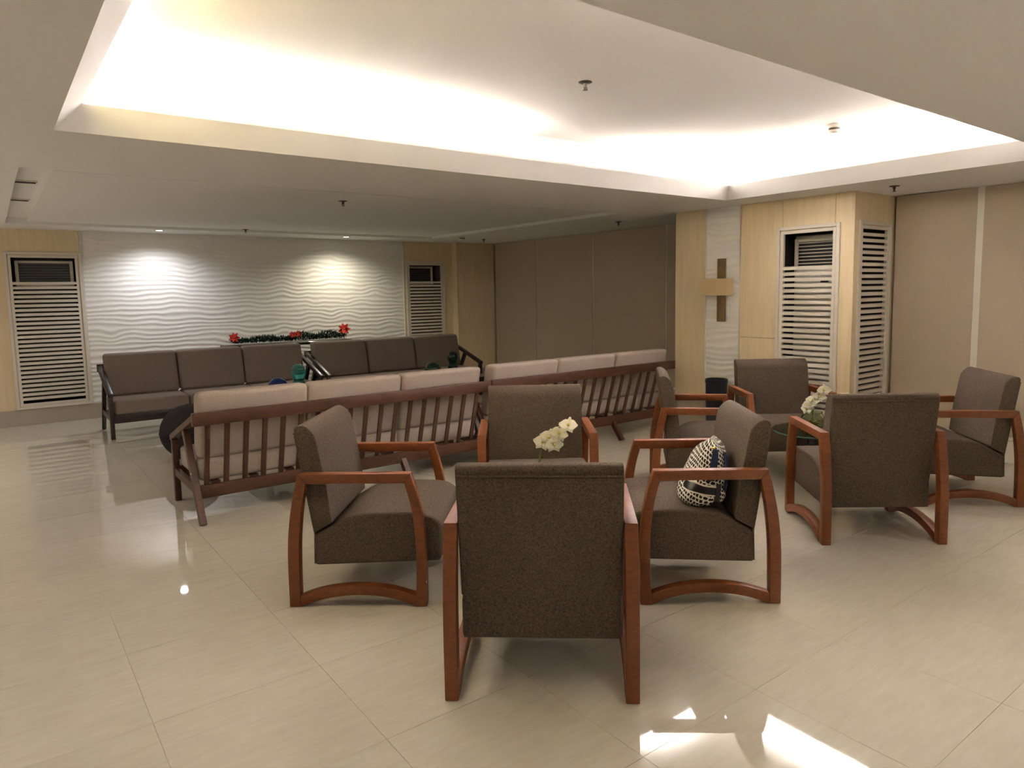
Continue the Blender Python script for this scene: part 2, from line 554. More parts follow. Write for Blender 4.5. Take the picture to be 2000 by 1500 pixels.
struct(MB().box(XB2+.003, XB2+.05, 2.39, 2.45, PL, ZC).build('window_1', 'mullion'))
for k, y in enumerate((8.84, 7.52, 6.14)):
    struct(MB().box(XB1+.006, XB1+.05, y-.02, y+.02, PL, ZC).build('window_%d' % (k+2), 'mullion'))

# ---- unseen ends of the hall
struct(MB().box(RX0-.1, RX0, RY0, 10.6, 0, ZC).build('wall_left', 'wallpaint'))
struct(MB().box(RX0-.1, 7.1, RY0-.1, RY0, 0, ZC).build('wall_front', 'wallpaint'))

# ================================================================== LIGHTS OF THE ROOM, ADDED FILL DOWNLIGHTS
def cove(x0, x1, y0, y1, power, colr, label):
    """fluorescent tube lying in the cove with its own light"""
    z = ZC+TH+.03
    ln = max(x1-x0, y1-y0)
    t = empty('cove_tube', ((x0+x1)/2, (y0+y1)/2, z-.04))
    ax = x1-x0 > y1-y0
    d = (ln/2, 0, .03) if ax else (0, ln/2, .03)
    MB().tube([(-d[0], -d[1], .03), (d[0], d[1], .03)], .008, 10).build('tube', 'tube', t)
    q = MB()
    for s in (-1, 1):
        q2 = MB().box(-.015, .015, -.015, .015, 0, .034)
        q2.build('holder', 'white', t, loc=(s*d[0]*.99, s*d[1]*.99, 0))
    tag(t, label, 'light', 'tubes hidden in the ceiling cove')
    a = arealight('cove_light', ((x0+x1)/2, (y0+y1)/2, z+.02), (ln if ax else .05), (.05 if ax else ln), power, colr, (math.pi, 0, 0))
    a.data.spread = 2.3
    return t
PW = 40     # watts per metre
cove(.35, 2.95, TY1+.16, TY1+.16, PW*2.8, WARM, 'long white cove tube hidden above the far tray edge')
cove(4.6, 5.5, TY1+.16, TY1+.16, PW*1.6, WARM, 'short cove tube hidden above the far tray edge beside the corner')
cove(TX1+.16, TX1+.16, 1.6, 4.1, PW*3.6, WARM, 'cove tube hidden above the right tray edge')
cove(.4, 5.4, TY0-.16, TY0-.16, PW*.9, (1.0, .93, .98), 'cove tube hidden above the near tray edge')
cove(TX0-.16, TX0-.16, 1.7, 4.0, PW*.85, (1, .84, .38), 'dim yellow cove tube hidden above the left tray edge')

def downlight(x, y, power, colr, label, z=ZC, spot=True, r=.045, lens='lens', ang=1.7):
    t = empty('downlight', (x, y, z))
    MB().lathe([(r, 0), (r+.012, -.001), (r+.014, -.005), (r, -.006), (r-.006, -.002), (r-.006, -.001)], 24, cap=False).build('trim_ring', 'white', t, smooth=True)
    MB().lathe([(0.0001, -.003), (r-.006, -.003), (r-.006, -.0025), (.0001, -.0025)], 24).build('lens', lens, t)
    tag(t, label, 'downlight')
    l = bpy.data.lights.new('downlight_beam', 'SPOT')
    l.energy, l.color, l.spot_size, l.spot_blend, l.shadow_soft_size = power, colr, ang, .8, .04
    o = bpy.data.objects.new('downlight_beam', l)
    o.location = (x, y, z-.02)
    COL.objects.link(o)
    return o
ZG = ZC+.0
downlight(1.735, 9.68, 30, (.92, .94, 1.0), 'small recessed downlight washing the left of the wave wall cool white', ang=2.6)
downlight(4.139, 9.66, 32, (1.0, .95, .76), 'small recessed downlight washing the right of the wave wall warm white', ang=2.6)
for (x, y, p) in ((-1.6, 1.2, 14), (-1.6, 4.2, 24), (-2.5, 7.2, 190), (-1.2, -1.6, 60), (1.2, -1.9, 64), (3.6, -1.9, 66), (5.6, -1.6, 76)):  # unseen fill lamps, added to lift the ceiling and the hall
    downlight(x, y, p, (1, .98, 1.0), 'large round ceiling downlight added as unseen fill light', r=.09, lens='lensfill', ang=2.5)
for o in bpy.data.objects:
    if o.name.startswith('downlight') and o.get('label', '').startswith('large'): o['group'] = 'downlights in the rest of the hall'

# ================================================================== LOUVRE DOORS AND AIR CONDITIONERS
def louvre(name, w, h, zslat, label, pitch=.0525):
    """local frame: x along the wall, y into the wall, z up from bottom of outer frame"""
    t = empty(name)
    F, G = .032, .03
    for (nm, a) in (('outer_frame', 0),):
        b = MB()
        b.box(0, F, -.014, .02, 0, h); b.box(w-F, w, -.014, .02, 0, h); b.box(F, w-F, -.014, .02, h-F, h); b.box(F, w-F, -.014, .02, 0, F)
        b.build(nm, 'white', t, .002, 1)
    i0, i1 = F+.006, w-F-.006
    b = MB()
    b.box(i0, i0+G, -.004, .026, F+.005, h-F-.005); b.box(i1-G, i1, -.004, .026, F+.005, h-F-.005)
    b.box(i0+G, i1-G, -.004, .026, h-F-.005-G, h-F-.005); b.box(i0+G, i1-G, -.004, .026, F+.005, F+.005+G)
    b.build('door_frame', 'white', t, .002, 1)
    a0, a1 = i0+G, i1-G
    sm = MB().add([(a0, -.002, 0), (a1, -.002, 0), (a1, .024, .016), (a0, .024, .016), (a0, -.002, .028), (a1, -.002, .028), (a1, .024, .034), (a0, .024, .034)],
                  [(0, 3, 2, 1), (4, 5, 6, 7), (0, 1, 5, 4), (1, 2, 6, 5), (2, 3, 7, 6), (3, 0, 4, 7)]).mesh('slat', 'white')
    z = zslat
    while z > F+.045:
        child('slat', sm, t, (0, 0, z))
        z -= pitch
    tag(t, label, 'louvre door', 'white slatted louvre doors')
    return t
BZ = PL+.003
l1 = louvre('louvre_door', .765, 2.042-BZ, 1.60-BZ+.06, 'tall white louvre door at the left end of the wave wall')
l1.location = (.181, YB-.001, BZ)
l2 = louvre('louvre_door', .715, 2.0-BZ, 1.64-BZ, 'white louvre door in the far corner behind the grey sofas')
l2.location = (5.336, YB-.001, BZ)
l3 = louvre('louvre_door', .622, 2.05-BZ, 1.65-BZ, 'white louvre door on the pier right of the cross')
l3.location = (XP-.001, 3.885, BZ); l3.rotation_euler = (0, 0, -math.pi/2)
l4 = louvre('louvre_door', .58, 2.06-BZ, 2.0-BZ-.07, 'narrow white louvre door on the short side of the pier')
l4.location = (6.04, PY0-.001, BZ)

def aircon(w, h, d, label, dark=True, logo=True):
    t = empty('air_conditioner')
    MB().box(0, w, .03, d, 0, h).build('body', 'acshade' if dark else 'acwhite', t, .012, 2)
    # top outlet: frame with dark recess and vanes
    z0, z1 = h-.36, h-.03
    b = MB(); f = .045
    b.box(.01, f, 0, .031, z0, z1); b.box(w-f, w-.01, 0, .031, z0, z1); b.box(f, w-f, 0, .031, z1-f*.7, z1); b.box(f, w-f, 0, .031, z0, z0+f)
    b.build('outlet_frame', 'acwhite', t, .006, 2)
    MB().box(f, w-f, .02, .032, z0+f, z1-f*.7).build('outlet_recess', 'acdark', t)
    n = 8
    vm = MB().box(f+.004, w-f-.004, .004, .016, -.004, .004).mesh('vane', 'acvane' if dark else 'acwhite')
    for k in range(n):
        child('vane', vm, t, (0, 0, z0+f+.02+(z1-z0-f*1.7-.03)*k/(n-1)))
    MB().box(.01, w-.01, .012, .031, .02, z0-.01).build('front_panel', 'acshade' if dark else 'acwhite', t, .004, 1)
    if logo:
        MB().box(w*.60, w*.76, .008, .013, z0-.085, z0-.065).build('badge', 'black', t)
    tag(t, label, 'air conditioner', 'floor standing air conditioners')
    return t
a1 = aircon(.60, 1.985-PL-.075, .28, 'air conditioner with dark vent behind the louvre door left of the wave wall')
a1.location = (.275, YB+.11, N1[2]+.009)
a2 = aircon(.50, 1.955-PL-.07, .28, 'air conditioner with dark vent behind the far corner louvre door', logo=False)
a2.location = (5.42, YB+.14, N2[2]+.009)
a3 = aircon(.47, 1.99-.25, .28, 'white vented air conditioner behind the louvre door beside the cross', dark=False)
a3.location = (XP+.19, 3.835, .235); a3.rotation_euler = (0, 0, -math.pi/2)
MB().box(pc+.031, XE-.031, PY0+.046, 3.999, .20, .234).build('niche_floor', 'niche', pier)

# ================================================================== CROSS SCONCE, BIN
t = empty('cross_sconce', (XP-.002, 4.505, 1.15))
MB().box(-.024, -.012, -.052, .052, 0, .64).build('back_plate', 'bronze', t, .002, 1)
MB().box(-.14, -.024, -.15, .15, .268, .438).build('shade', 'shade', t, .004, 1)
tag(t, 'cross shaped wall sconce with bronze plate and beige box shade', 'wall lamp')

t = empty('waste_bin', (5.80, 4.445, 0))
MB().lathe([(.095, 0), (.102, .01), (.108, .55), (.108, .57), (.100, .57), (.098, .55), (.092, .02), (.0001, .02)], 36).build('body', 'bin', t, smooth=True)
MB().lathe([(.109, .535), (.113, .54), (.113, .572), (.109, .577), (.103, .577), (.103, .54)], 36, cap=False).build('rim', 'bin', t, smooth=True)
tag(t, 'dark blue black cylindrical waste bin standing under the cross', 'bin')

# ================================================================== CHAIRS
CW, FB = .332, .05
def make_chair():
    t = empty('armchair')
    ax = lambda u, z, a: (u, a, z)
    seat = smoothline([(.185, .385), (.28, .433), (.42, .447), (.57, .447), (.66, .435), (.705, .405)], 4) + [(.716, .37), (.707, .207), (.09, .186), (.097, .338), (.14, .36)]
    MB().prism(seat, ax, -.305, .305).build('seat', 'chair', t, .016, 3, True)
    back = [(.0985, .352), (.082, .46), (.02, .858)] + smoothline([(.03, .872), (.06, .877), (.09, .862), (.118, .828), (.132, .77), (.148, .68), (.165, .58), (.186, .40)], 4) + [(.14, .374)]
    bk = MB().prism(back, ax, -.305, .305).build('backrest', 'chair', t, .012, 3, True)
    MB().prism([(.100, .342), (.0925, .192), (.0865, .192), (.0915, .343), (.0165, .828), (.026, .832)], ax, -.298, .298).build('back_panel', 'chair', t, .003, 2, True)
    MB().tube([(.019, -.30, .835), (.018, 0, .836), (.019, .30, .835)], .0045, 6).build('piping', 'chair', bk, smooth=True)
    ro = smoothline([(.046, .653), (.02, .55), (-.006, .41), (-.020, .25), (-.022, 0)], 4)
    ri = smoothline([(.082, .605), (.060, .50), (.043, .37), (.035, .25), (.030, 0)], 4)
    fo = smoothline([(.582, .653), (.614, .54), (.636, .42), (.645, .25), (.642, 0)], 4)
    fi = smoothline([(.552, .605), (.576, .51), (.592, .40), (.598, .25), (.590, 0)], 4)
    at = [(.046, .653), (.582, .653)]
    ab = [(.082, .605), (.552, .605)]
    rt = smoothline([(.033, .055), (.12, .083), (.22, .101), (.32, .107), (.42, .101), (.51, .083), (.594, .055)], 3)
    rb = smoothline([(.0305, .0), (.12, .032), (.22, .052), (.32, .058), (.42, .052), (.51, .032), (.5905, .0)], 3)
    meshes = {}
    for nm, A, B in (('rear', ro, ri), ('front', fo, fi), ('arm', at, ab), ('runner', rt, rb)):
        meshes[nm] = MB().strip(A, B, ax, -FB/2, FB/2).mesh('armrest' if nm == 'arm' else ('runner' if nm == 'runner' else 'leg'), 'redwood', .004, 2, True)
    for s in (-1, 1):
        child('armrest', meshes['arm'], t, (0, s*CW, 0))
        child('leg', meshes['rear'], t, (0, s*CW, 0))
        child('leg', meshes['front'], t, (0, s*CW, 0))
        child('runner', meshes['runner'], t, (0, s*CW, 0))
    return t
G1, G2 = 'armchairs around the left orchid table', 'armchairs around the right orchid table'
chairs = [(1.506, 1.920, .858, 'nearest armchair seen from behind in the middle foreground', G1),
          (1.285, 3.549, -.686, 'armchair in side view in front of the slatted sofa back, facing right', G1),
          (3.079, 2.108, 2.471, 'armchair facing left with the patterned bag on its seat', G1),
          (2.857, 3.680, -2.20, 'armchair facing the viewer behind the nearest chair and the left orchid', G1),
          (4.017, 1.885, .885, 'armchair seen from behind, right of the chair with the bag', G2),
          (5.635, 1.876, 2.364, 'armchair at the right picture edge in front of the blinds', G2),
          (3.957, 3.611, -.80, 'armchair facing right, half hidden behind the chair with the bag', G2),
          (5.37, 3.572, -2.222, 'armchair facing the viewer in front of the pier louvre door', G2)]
proto = make_chair()
for i, (x, y, a, lab, gr) in enumerate(chairs):
    o = proto if i == 0 else copy_tree(proto)
    o.location = (x, y, 0)
    o.rotation_euler = (0, 0, a)
    tag(o, lab, 'armchair', gr)

# ================================================================== SOFAS
SL = 2.32
def make_sofa(wd, cush, L_=SL, nsl=18):
    t = empty('sofa')
    B_ = lambda b, nm, m, bv=.005, seg=2: b.build(nm, m, t, bv, seg, True)
    th = .042
    def bar(p, q, wid, hgt):        # slanted bar in the y-z plane, p,q = (y,z) centre line, width along x
        P, Q = Vector((0, *p)), Vector((0, *q))
        d = (Q-P).normalized()
        n = Vector((0, -d.z, d.y))*hgt/2
        b = MB()
        vs = []
        for x in (-wid/2, wid/2):
            for c, s in ((P, 1), (P, -1), (Q, -1), (Q, 1)):
                vs.append(Vector((x, 0, 0))+c+n*s)
        return b.add(vs, [(0, 1, 2, 3), (7, 6, 5, 4), (0, 4, 5, 1), (1, 5, 6, 2), (2, 6, 7, 3), (3, 7, 4, 0)])
    arm = bar((-.035, .468), (.752, .722), .05, .042).mesh('armrest', wd, .005, 2, True)
    fl_ = MB().box(-th/2, th/2, -.024, .026, 0, .462).mesh('leg', wd, .005, 2, True)
    rl = bar((.755, .0), (.40, .588), th, .05)
    rl.v = [(x, y, max(z, 0)) for x, y, z in rl.v]
    rl = rl.mesh('leg', wd, .004, 1, True)
    sr = MB().box(-.015, .015, .027, .60, .19, .25).mesh('side_rail', wd, .003, 1, True)
    for x in (.022, L_-.022):
        child('armrest', arm, t, (x, 0, 0)); child('leg', fl_, t, (x, 0, 0)); child('leg', rl, t, (x, 0, 0)); child('side_rail', sr, t, (x, 0, 0))
    ml = bar((.745, .0), (.60, .19), .045, .05)
    ml.v = [(x, y, max(z, 0)) for x, y, z in ml.v]
    ml = ml.mesh('leg', wd, .004, 1, True)
    for x in (L_/3, 2*L_/3): child('leg', ml, t, (x, 0, 0))
    B_(MB().box(.044, L_-.044, -.01, .022, .165, .262), 'front_rail', wd)
    B_(MB().box(-.004, L_+.004, .722, .757, .66, .747), 'top_rail', wd)
    B_(MB().box(.045, L_-.045, .602, .634, .148, .238), 'bottom_rail', wd)
    sl = bar((.612, .235), (.737, .665), .034, .018).mesh('slat', wd, .003, 1, True)
    for k in range(nsl):
        child('slat', sl, t, (.128+k*(L_-.218)/(nsl-1), 0, 0))
    # seat slats carrying the cushions
    ss = MB().box(-.03, .03, .022, .602, .235, .25).mesh('seat_slat', wd)
    for k in range(9): child('seat_slat', ss, t, (.15+k*(L_-.3)/8, 0, 0))
    cwid = (L_-.096)/3
    sc = MB().box(-cwid/2+.003, cwid/2-.003, -.015, .592, .252, .408).mesh('seat_cushion', cush, .035, 4, True)
    y0, y1 = .452, .600
    lean = .10
    bc = MB().add([(-cwid/2+.003, y0, .405), (cwid/2-.003, y0, .405), (cwid/2-.003, y1-.008, .405), (-cwid/2+.003, y1-.008, .405),
                   (-cwid/2+.003, y0+lean, .865), (cwid/2-.003, y0+lean, .865), (cwid/2-.003, y1+lean+.01, .868), (-cwid/2+.003, y1+lean+.01, .868)],
                  [(0, 3, 2, 1), (4, 5, 6, 7), (0, 1, 5, 4), (1, 2, 6, 5), (2, 3, 7, 6), (3, 0, 4, 7)]).mesh('back_cushion', cush, .036, 4, True)
    for k in range(3):
        x = .048+cwid*(k+.5)
        child('seat_cushion', sc, t, (x, 0, 0))
        child('back_cushion', bc, t, (x, 0, 0))
    return t
fs = make_sofa('sofawood', 'beige')
fs.location = (.985+SL, 5.6, 0); fs.rotation_euler = (0, 0, math.pi)
tag(fs, 'beige cushioned slat back sofa behind the side view armchair, nearer and longer seen', 'sofa', 'front row sofas with slatted backs')
fs2 = copy_tree(fs)
fs2.location = (3.335+SL, 5.62, 0)
tag(fs2, 'beige cushioned slat back sofa reaching right to the wooden pier', 'sofa')
bs = make_sofa('darkwood', 'taupe')
bs.location = (.925, 8.49, 0)
tag(bs, 'taupe dark framed sofa at the wave wall, left one of the back row', 'sofa', 'back row sofas against the wave wall')
bs2 = copy_tree(bs)
bs2.location = (3.29, 8.46, 0)
tag(bs2, 'taupe dark framed sofa in the back row, nearest the corner louvre door', 'sofa')

# ================================================================== TABLES
def coffee_table(x0, x1, y0, y1, h, label):
    t = empty('coffee_table', ((x0+x1)/2, (y0+y1)/2, 0))
    w, d = (x1-x0)/2, (y1-y0)/2
    lm = MB().box(-.025, .025, -.025, .025, 0, h-.012).mesh('leg', 'darkwood', .003, 1)
    for sx in (-1, 1):
        for sy in (-1, 1):
            child('leg', lm, t, (sx*(w-.05), sy*(d-.05), 0))
    b = MB()
    b.box(-w+.075, w-.075, -d+.035, -d+.065, h-.07, h-.012); b.box(-w+.075, w-.075, d-.065, d-.035, h-.07, h-.012)
    b.build('apron', 'darkwood', t)
    MB().box(-w+.075, w-.075, -d+.03, d-.03, .13, .15).build('shelf', 'darkwood', t, .003, 1)
    MB().box(-w, w, -d, d, h-.012, h).build('glass_top', 'glass', t, .003, 2)
    tag(t, label, 'coffee table', 'glass topped coffee tables between the sofa rows')
    return t
CH = .49
coffee_table(1.95, 2.95, 6.65, 7.35, CH, 'glass coffee table between the sofa rows carrying the blue and teal glass')
coffee_table(3.75, 4.75, 6.9, 7.5, CH, 'glass coffee table between the sofa rows carrying the green glass')

def glass_ball(x, y, r, m, label):
    t = empty('glass_ball', (x, y, CH))
    prof = [(max(.0001, r*math.sin(a)), r-r*math.cos(a)*1.0) for a in [math.pi*k/18 for k in range(19)]]
    prof = [(q, z) for q, z in prof if z > .006]
    MB().lathe([(prof[0][0]*.9, 0)]+prof, 28).build('ball', m, t, smooth=True)
    MB().lathe([(r*.55, 0), (r*.62, .004), (r*.55, .012), (r*.35, .014)], 24).build('foot_ring', m, t, smooth=True)
    tag(t, label, 'glass ornament', 'glass ornaments on the coffee tables')
def glass_jar(x, y, h, r, m, label):
    t = empty('glass_jar', (x, y, CH))
    p = [(.0001, .004), (r*1.15, .004), (r*1.18, .02), (r*.95, h*.12), (r*.82, h*.22), (r*.9, h*.34), (r*.88, h*.42), (r*.70, h*.50), (r*.82, h*.56), (r*1.0, h*.68), (r*1.0, h*.80), (r*.82, h*.92), (r*.45, h*.985), (.0001, h)]
    MB().lathe(smoothline(p, 4), 30).build('body', m, t, smooth=True)
    MB().lathe([(r*.74, h*.475), (r*.80, h*.49), (r*.80, h*.515), (r*.74, h*.53)], 30, cap=False).build('collar', m, t, smooth=True)
    tag(t, label, 'glass ornament', 'glass ornaments on the coffee tables')
glass_ball(2.215, 6.99, .096, 'blue', 'deep blue glass ball beside the teal glass on the coffee table')
glass_jar(2.425, 6.99, .31, .068, 'teal', 'teal glass jar with domed top beside the blue ball')
glass_ball(4.10, 7.22, .096, 'green', 'dark green glass ball left of the green glass jar')
glass_jar(4.375, 7.22, .30, .064, 'green', 'dark green glass jar with round top at the sofa arm')

def round_table(x, y, label):
    t = empty('orchid_table', (x, y, 0))
    MB().lathe([(.0001, .438), (.298, .438), (.302, .442), (.302, .446), (.298, .45), (.0001, .45)], 56).build('glass_top', 'glass', t, smooth=True)
    MB().lathe([(.3025, .4385), (.3045, .441), (.3045, .447), (.3025, .4495)], 56, cap=False).build('glass_edge', 'glassedge', t, smooth=True)
    MB().lathe([(.0001, .430), (.05, .430), (.05, .438), (.0001, .438)], 32).build('mounting_plate', 'steel', t, smooth=True)
    for k in range(3):
        a = k*2*math.pi/3+.4
        ca, sa = math.cos(a), math.sin(a)
        MB().tube([(.06*ca, .06*sa, .43), (.045*ca, .045*sa, .25), (.20*ca, .20*sa, .012)], [.014, .014, .012], 8).build('leg', 'darkwood', t, smooth=True)
    tag(t, label, 'side table', 'round glass tables between the armchairs')
TA, TBL = (2.19, 2.80), (4.74, 2.74)
round_table(*TA, 'round glass side table hidden among the left group of armchairs')
round_table(*TBL, 'round glass side table among the right group of armchairs')

# orchids
def petal_mesh(ln, wd, cup):
    vs, fs = [], []
    nu, nv = 5, 4
    for i in range(nu+1):
        u = i/nu
        w = wd*math.sin(math.pi*min(1, .12+.88*u)**.8)*.5 if u < 1 else wd*.08
        for j in range(nv+1):
            v_ = (j/nv-.5)*2
            vs.append((u*ln, v_*w, cup*(u*u*.6+v_*v_*.35)*ln))
    for i in range(nu):
        for j in range(nv):
            a = i*(nv+1)+j
            fs.append((a, a+1, a+nv+2, a+nv+1))
    return vs, fs
def petal_me(name, ln, wd, cup, m):
    vs, fs = petal_mesh(ln, wd, cup)
    me = bpy.data.meshes.new(name)
    me.from_pydata(vs, [], fs)
    bm = bmesh.new(); bm.from_mesh(me)
    bmesh.ops.solidify(bm, geom=bm.faces[:], thickness=.0012)
    bm.to_mesh(me); bm.free()
    me.materials.append(M[m])
    for p in me.polygons: p.use_smooth = True
    return me
pet_big = petal_me('petal', .050, .062, .25, 'petal')
pet_small = petal_me('petal', .046, .038, .15, 'petal')
core_me = MB().lathe([(.0001, 0), (.006, .003), (.008, .012), (.005, .02), (.0001, .022)], 10).mesh('core', 'orchidcore', smooth=True)
def orchid(base, flowers, label, vase_label):
    t = empty('orchid', (base[0], base[1], .452))
    top = Vector(flowers[-1]) - Vector((base[0], base[1], .452))
    P = [Vector((0, 0, .02)), Vector((0, 0, .12)) + top*.02, Vector((top.x*.12, top.y*.12, top.z*.62)), Vector((top.x*.55, top.y*.55, top.z*.93)), top]
    MB().tube(smoothline([tuple(p) for p in P], 5), .003, 7).build('stem', 'stem', t, smooth=True)
    MB().tube([(.006, .004, .02), (.014, .006, .14), (.03, .0, .22)], [.005, .004, .001], 7).build('stem', 'stem', t, smooth=True)
    tocam = (Vector((0, 0, 1.35)) - Vector(base)).normalized()
    for i, fpos in enumerate(flowers):
        p = Vector(fpos) - Vector((base[0], base[1], .452))
        fb = bpy.data.objects.new('flower', core_me)
        COL.objects.link(fb); fb.parent = t; fb.location = p
        d = (tocam + Vector((random.uniform(-.5, .5), random.uniform(-.5, .5), random.uniform(-.3, .4)))).normalized()
        fb.rotation_euler = d.to_track_quat('Z', 'Y').to_euler()
        r0 = random.uniform(-.3, .3)
        for k in range(5):
            big = k in (0, 2)
            ang = {0: 0, 2: math.pi, 1: math.pi/2, 3: math.pi*1.3, 4: math.pi*1.7}[k] + r0
            child('petal', pet_big if big else pet_small, fb, (0, 0, .003 if big else .0), (0, 0, ang))
    tag(t, label, 'orchid', 'white orchids on the glass tables')
    v_ = empty('glass_vase', (base[0], base[1], .4505))
    MB().lathe([(.0001, 0), (.05, 0), (.075, .02), (.088, .055), (.08, .095), (.062, .125), (.066, .132), (.0625, .132), (.058, .125), (.076, .094), (.084, .055), (.071, .022), (.048, .004), (.0001, .004)], 36).build('bowl', 'vase', v_, smooth=True)
    tag(v_, vase_label, 'vase', 'glass bowls holding the orchids')
    ms = empty('moss_filling', (base[0], base[1], .456))
    b = MB()
    rr = random.Random(3)
    for k in range(46):
        a, q = rr.uniform(0, 6.28), rr.uniform(0, .055)
        z = rr.uniform(.004, .055)
        b.add([(q*math.cos(a)+dx*.011, q*math.sin(a)+dy*.011, z+dz*.008+.004) for dx, dy, dz in ((1, 0, 0), (-1, 0, 0), (0, 1, 0), (0, -1, 0), (0, 0, 1), (0, 0, -1))],
              [(0, 2, 4), (2, 1, 4), (1, 3, 4), (3, 0, 4), (2, 0, 5), (1, 2, 5), (3, 1, 5), (0, 3, 5)])
    o = b.build('pebbles', 'moss', v_)
    o['kind'] = 'stuff'
    o.location = (0, 0, .0055)
    bpy.data.objects.remove(ms)
orchid((2.19, 2.80, .45), [(2.206, 2.776, .722), (2.24, 2.728, .715), (2.226, 2.744, .752), (2.258, 2.70, .775), (2.285, 2.66, .815)],
       'white orchid spray rising behind the nearest armchair', 'glass bowl with pebbles holding the left orchid, hidden by the nearest chair')
orchid((4.735, 2.76, .45), [(4.70, 2.80, .60), (4.715, 2.785, .635), (4.735, 2.765, .665), (4.75, 2.725, .70), (4.765, 2.70, .745)],
       'white orchid spray in front of the pier louvre door', 'glass bowl with pebbles holding the right orchid')

# ================================================================== BAG
def bag():
    t = empty('bag', (3.079, 2.108, 0), 2.471)
    n, rings = 40, 14
    # bag axis from the seat at (u,v) = (.30,.12) leaning to the backrest
    def ringpt(f, a):
        z = .447 + .292*f
        cu, cv = .325-.075*f, .135-.035*f
        sh = (1-max(0, (f-.7)/.3)**2.6)**.5 if f < 1 else .0
        ru = .115*(1-.38*f)*(.35+.65*sh)
        rv = .165*(1-.36*f)*(.42+.58*sh)
        if f < .12:
            k = .72+.28*(f/.12)**.6
            ru *= k; rv *= k
        ca, sa = math.cos(a), math.sin(a)
        e = .75
        x = math.copysign(abs(ca)**e, ca)*ru
        y = math.copysign(abs(sa)**e, sa)*rv
        wob = 1+.035*math.sin(3*a+5*f)+.02*math.sin(7*a+11*f)
        z2 = z + .018*math.sin(2*a)*f
        if f < .3: z2 += max(0, (.24-(cu+x)))*.0
        return (max(cu+x*wob, .205-.058*f), cv+y*wob, z2)
    me = bpy.data.meshes.new('body')
    vs, fs, uv = [], [], []
    for i in range(rings+1):
        f = i/rings
        for k in range(n):
            vs.append(ringpt(f, 2*math.pi*k/n))
    for i in range(rings):
        for k in range(n):
            k2 = (k+1) % n
            fs.append((i*n+k, i*n+k2, (i+1)*n+k2, (i+1)*n+k))
            uv += [(k/n*3, i/rings), ((k+1)/n*3, i/rings), ((k+1)/n*3, (i+1)/rings), (k/n*3, (i+1)/rings)]
    fs.append(tuple(range(n-1, -1, -1))); uv += [(.5+.4*math.cos(6.283*k/n), .5+.4*math.sin(6.283*k/n)) for k in range(n)]
    fs.append(tuple(rings*n+k for k in range(n))); uv += [(.5+.4*math.cos(6.283*k/n), .5+.4*math.sin(6.283*k/n)) for k in range(n)]
    me.from_pydata(vs, [], fs)
    ul = me.uv_layers.new(name='UVMap')
    for i, q in enumerate(uv): ul.data[i].uv = q
    me.materials.append(M['bag'])
    for p in me.polygons: p.use_smooth = True
    child('body', me, t)
    # visible side faces the camera: camera lies towards +v of this chair, slightly front
    def patch(name, f0, f1, a0, a1, m, off=.004, k=14, nf=1):
        g0 = f0 if callable(f0) else (lambda q: f0)
        g1 = f1 if callable(f1) else (lambda q: f1)
        out, inn_ = [], []
        for i in range(nf+1):
            for j in range(k+1):
                a = a0+(a1-a0)*j/k
                f = g0(j/k)+(g1(j/k)-g0(j/k))*i/nf
                p = Vector(ringpt(f, a))
                c = Vector((.325-.075*f, .135-.035*f, p.z))
                d = (p-c).normalized()
                out.append(p+d*off); inn_.append(p-d*.003)
        n_ = len(out)
        fs2 = []
        w_ = k+1
        for i in range(nf):
            for j in range(k):
                q = i*w_+j
                fs2 += [(q, q+1, q+w_+1, q+w_), (n_+q, n_+q+w_, n_+q+w_+1, n_+q+1)]
        for j in range(k):
            fs2 += [(j, n_+j, n_+j+1, j+1), (nf*w_+j, nf*w_+j+1, n_+nf*w_+j+1, n_+nf*w_+j)]
        for i in range(nf):
            q, r = i*w_, i*w_+k
            fs2 += [(q, q+w_, n_+q+w_, n_+q), (r, n_+r, n_+r+w_, r+w_)]
        return MB().add(out+inn_, fs2).build(name, m, t, smooth=True)
    z0 = lambda s: .30-.09*s
    patch('pocket_band', lambda s: .27-.05*s, lambda s: .385-.05*s, .25, 1.75, 'black', .004)
    patch('piping', lambda s: .25-.05*s, lambda s: .27-.05*s, .2, 1.8, 'white', .005)
    patch('piping', lambda s: .385-.05*s, lambda s: .405-.05*s, .2, 1.8, 'white', .005)
    patch('strap', .44, .92, 1.45, 1.66, 'navy', .006, 4, 10)
    patch('strap', .03, .40, 1.76, 2.0, 'black', .006, 4, 8)
    p = [Vector(ringpt(f, 2.2)) + Vector((-.004, .012+.02*math.sin(math.pi*(f-.3)/.6), 0)) for f in (.3, .42, .54, .66, .78, .9)]
    MB().tube(p, .009, 8).build('handle', 'navy', t, smooth=True)
    q = Vector(ringpt(.93, 1.45))
    MB().lathe([(.0001, -.006), (.009, -.003), (.009, .003), (.0001, .006)], 12).build('charm', 'gold', t, smooth=True, loc=(q.x, q.y+.006, q.z))
    tag(t, 'black and white checked cloth bag with navy strap lying on the armchair seat', 'bag')
bag()

# ================================================================== POUF, CONSOLE, GARLAND
t = empty('round_pouf', (1.40, 7.02, 0))
R_ = .255
MB().lathe([(.10, 0)]+[(R_*math.sin(a), R_*.985-R_*math.cos(a)*.985) for a in [math.pi*k/24 for k in range(4, 24)]]+[(.0001, R_*1.97)], 40).build('body', 'pouf', t, smooth=True)
MB().lathe([(.0001, R_*1.965), (.03, R_*1.972), (.034, R_*1.955)], 20).build('top_button', 'pouf', t, smooth=True)
MB().lathe([(R_-.001, R_*.96), (R_+.005, R_*.975), (R_+.005, R_*.995), (R_-.001, R_*1.01)], 40, cap=False).build('seam', 'pouf', t, smooth=True)
tag(t, 'charcoal round pouf on the floor beyond the left end of the front sofa', 'pouf')

